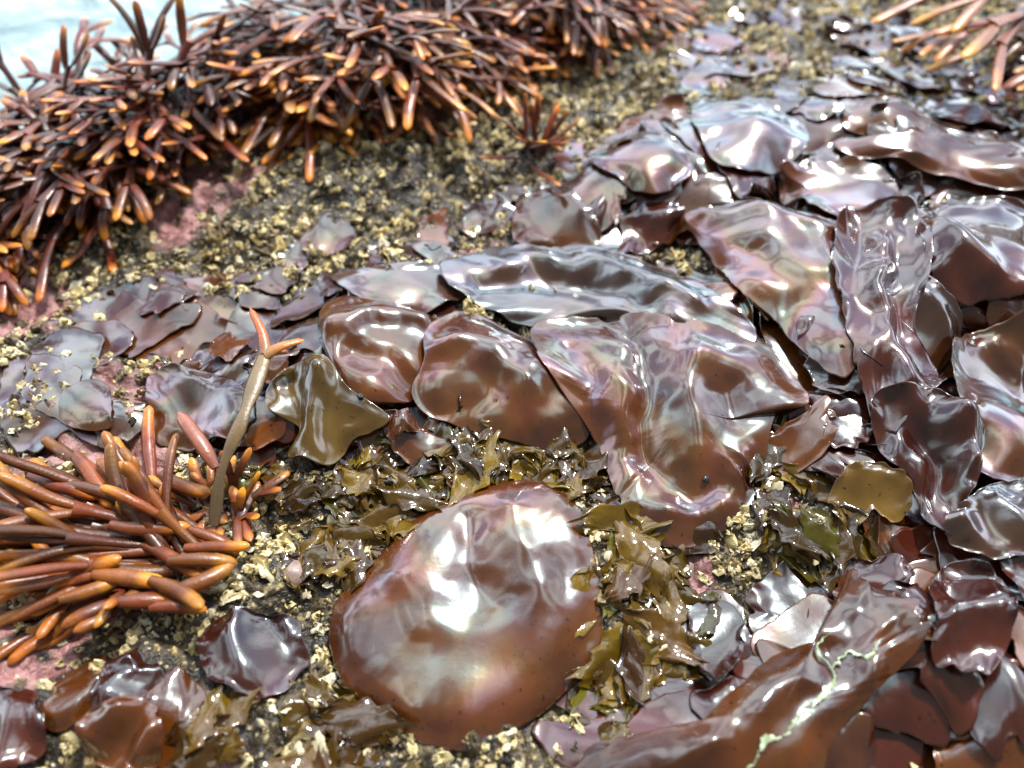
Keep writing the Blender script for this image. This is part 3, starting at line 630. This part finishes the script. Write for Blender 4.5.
# ------------------------------------------------------------ shell pieces / snails
def shell_mat(name,c,r=.35):
    m,nt,b=newmat(name); tc=nd(nt,'ShaderNodeTexCoord'); n=noise(nt,tc.outputs['Object'],220,4,.6)
    cc=mixc(nt,maprange(nt,n.outputs[0],.4,.65,0,.6),c,tuple(x*.35 for x in c)); nt.links.new(cc,b.inputs['Base Color']); b.inputs['Roughness'].default_value=r
    nt.links.new(bump(nt,n.outputs[0],.4,.001),b.inputs['Normal']); return m
SM=shell_mat('white_shell',(.68,.59,.38)); LM=shell_mat('limpet_shell',(.34,.24,.20)); NM=shell_mat('snail_shell',(.03,.028,.026),.2)
def cone_shell(u,v,s,h,mat,name,label,cat,grp=None,tilt=0.3,frag=False):
    x,y=on_rock(u,v); z=float(samp(H,x,y))
    if frag and z-float(samp(HR,x,y))>.003: return
    S=28;prof=[(1,0),(.93,.22),(.75,.5),(.5,.78),(.25,.95),(.02,1.0)]
    V=[];ra=random.uniform(0,6.28)
    ks=[random.uniform(.4,1.3) for _ in range(7)] if frag else [1]*7
    for r,hh in prof:
        for i in range(S):
            a=i/S*6.283; k=r*(1+.04*math.cos(a*14)+.08*math.cos(a*2+ra))
            f=i/S*7; i0=int(f)%7; k*=ks[i0]+(ks[(i0+1)%7]-ks[i0])*(f-int(f))
            V.append((s*k*math.cos(a)*1.15,s*k*math.sin(a)*.9,h*hh+s*.1*(1-hh)*math.sin(a*3+ra)))
    Q=[(p*S+i,p*S+(i+1)%S,(p+1)*S+(i+1)%S,(p+1)*S+i) for p in range(5) for i in range(S)]
    o=mk_obj(name,mk_mesh(name,V,Q,mat=mat),(x,y,z+(.003 if frag else -.0003)),label,cat,grp)
    o.rotation_euler=(random.uniform(-tilt,tilt),random.uniform(-tilt,tilt),ra)
cone_shell(292,573,.008,.005,LM,'limpet','ribbed pinkish grey limpet beside rockweed','limpet')
cone_shell(686,568,.006,.004,LM,'limpet','ribbed pinkish grey limpet on barnacled rock','limpet')
for (u,v,s) in [(268,577,.0070),(318,750,.0080),(102,668,.007),(120,690,.005),(775,490,.005),(330,770,.006),(60,640,.005),(640,610,.004),(190,690,.004),(510,465,.0045),(810,560,.0045),(235,600,.0045),(660,575,.0035)]+[(*rnd_in([(240,470),(640,440),(700,560),(640,740),(300,770),(180,700)]),random.uniform(.002,.0042)) for _ in range(170)]:
    cone_shell(u,v,s,s*.22,SM,'shell_fragment','cream white broken shell piece on rock','shell','broken shell pieces',.8,True)
def snail(u,v,s):
    x,y=on_rock(u,v); z=float(samp(H,x,y)); T=Tub(); P=[];R=[]
    for i in range(60):
        t=i/59; a=t*2.6*6.283; q=(1-t)**1.3; P.append((s*.62*q*math.cos(a),s*.62*q*math.sin(a),s*(.35+1.0*t*(1.2-.4*t)))); R.append(max(s*.50*q,s*.03))
    T.tube(P,R,1.0,[.5]*60,.5,12)
    o=mk_obj('periwinkle_snail',mk_mesh('periwinkle_snail',np.concatenate(T.V),np.concatenate(T.Q),mat=NM),(x,y,z),'tiny dark spiral snail crawling on wet seaweed','snail','tiny dark snails'); o.rotation_euler=(.4,.3,random.uniform(0,6))
for u,v in ((360,398),(588,470),(705,480)): snail(u,v,.0026)
# ------------------------------------------------------------ water
m,nt,b=newmat('sea_water'); tc=nd(nt,'ShaderNodeTexCoord')
nw=noise(nt,tc.outputs['Object'],9,4,.55,.5)
nf=noise(nt,tc.outputs['Object'],6,4,.5,.8)
c=ramp(nt,nf.outputs[0],[(.35,(.22,.32,.34)),(.6,(.34,.45,.47))]); nt.links.new(c.outputs[0],b.inputs['Base Color'])
b.inputs['Roughness'].default_value=.1; b.inputs['IOR'].default_value=1.33
nt.links.new(bump(nt,nw.outputs[0],.8,.06),b.inputs['Normal'])
n=40; g=np.linspace(-1,1,n); g=200*g**5+2*g; X,Y=np.meshgrid(g,g); q=np.arange(n-1)[:,None]*n; j=np.arange(n-1)[None]
Q=np.stack([q+j,q+j+1,q+n+j+1,q+n+j],-1).reshape(-1,4)
mk_obj('water',mk_mesh('water',np.stack([X,Y,X*0-.22],-1).reshape(-1,3),Q,mat=m),label='pale rippled sea water beyond the rock',cat='water',kind='structure')
# ------------------------------------------------------------ light
SUN_EL=58; SUN_AZ=30
w=bpy.data.worlds.new('World'); scene.world=w; w.use_nodes=True; nt=w.node_tree
bg=nt.nodes['Background']; sky=nd(nt,'ShaderNodeTexSky',sky_type='NISHITA'); sky.sun_disc=False
sky.sun_elevation=math.radians(SUN_EL); sky.sun_rotation=math.radians(SUN_AZ)
tc=nd(nt,'ShaderNodeTexCoord')
n1=noise(nt,tc.outputs['Generated'],2.5,2,.4,.3)
f=maprange(nt,n1.outputs[0],.40,.55,0,1)
skb=mixc(nt,1.0,sky.outputs[0],(1.8,1.9,1.9),'MULTIPLY')
mixo=mixc(nt,f,skb,(25,28,30.5))
sp=nd(nt,'ShaderNodeSeparateXYZ'); nt.links.new(tc.outputs['Generated'],sp.inputs[0])
ad=nd(nt,'ShaderNodeMath',operation='MULTIPLY_ADD'); nt.links.new(n1.outputs[0],ad.inputs[0]); ad.inputs[1].default_value=.9; nt.links.new(sp.outputs[1],ad.inputs[2])
sh=maprange(nt,ad.outputs[0],.38,.72,0.0,1)
mixo=mixc(nt,sh,(1.5,1.5,1.5),mixo)  # sky darkened overhead and behind the camera, added for dark reflections on the blades
nt.links.new(mixo,bg.inputs['Color']); bg.inputs['Strength'].default_value=.14
sl=bpy.data.lights.new('sun','SUN'); sl.energy=4.8; sl.angle=math.radians(4); sl.color=(1,.95,.88)
so=bpy.data.objects.new('sun',sl); COL.objects.link(so)
from mathutils import Vector
az=math.radians(SUN_AZ); e=math.radians(SUN_EL)
dv=Vector((math.sin(az)*math.cos(e),math.cos(az)*math.cos(e),math.sin(e)))
so.rotation_euler=dv.to_track_quat('Z','Y').to_euler(); so.location=(1,1,3)
print('barnacles',nb)
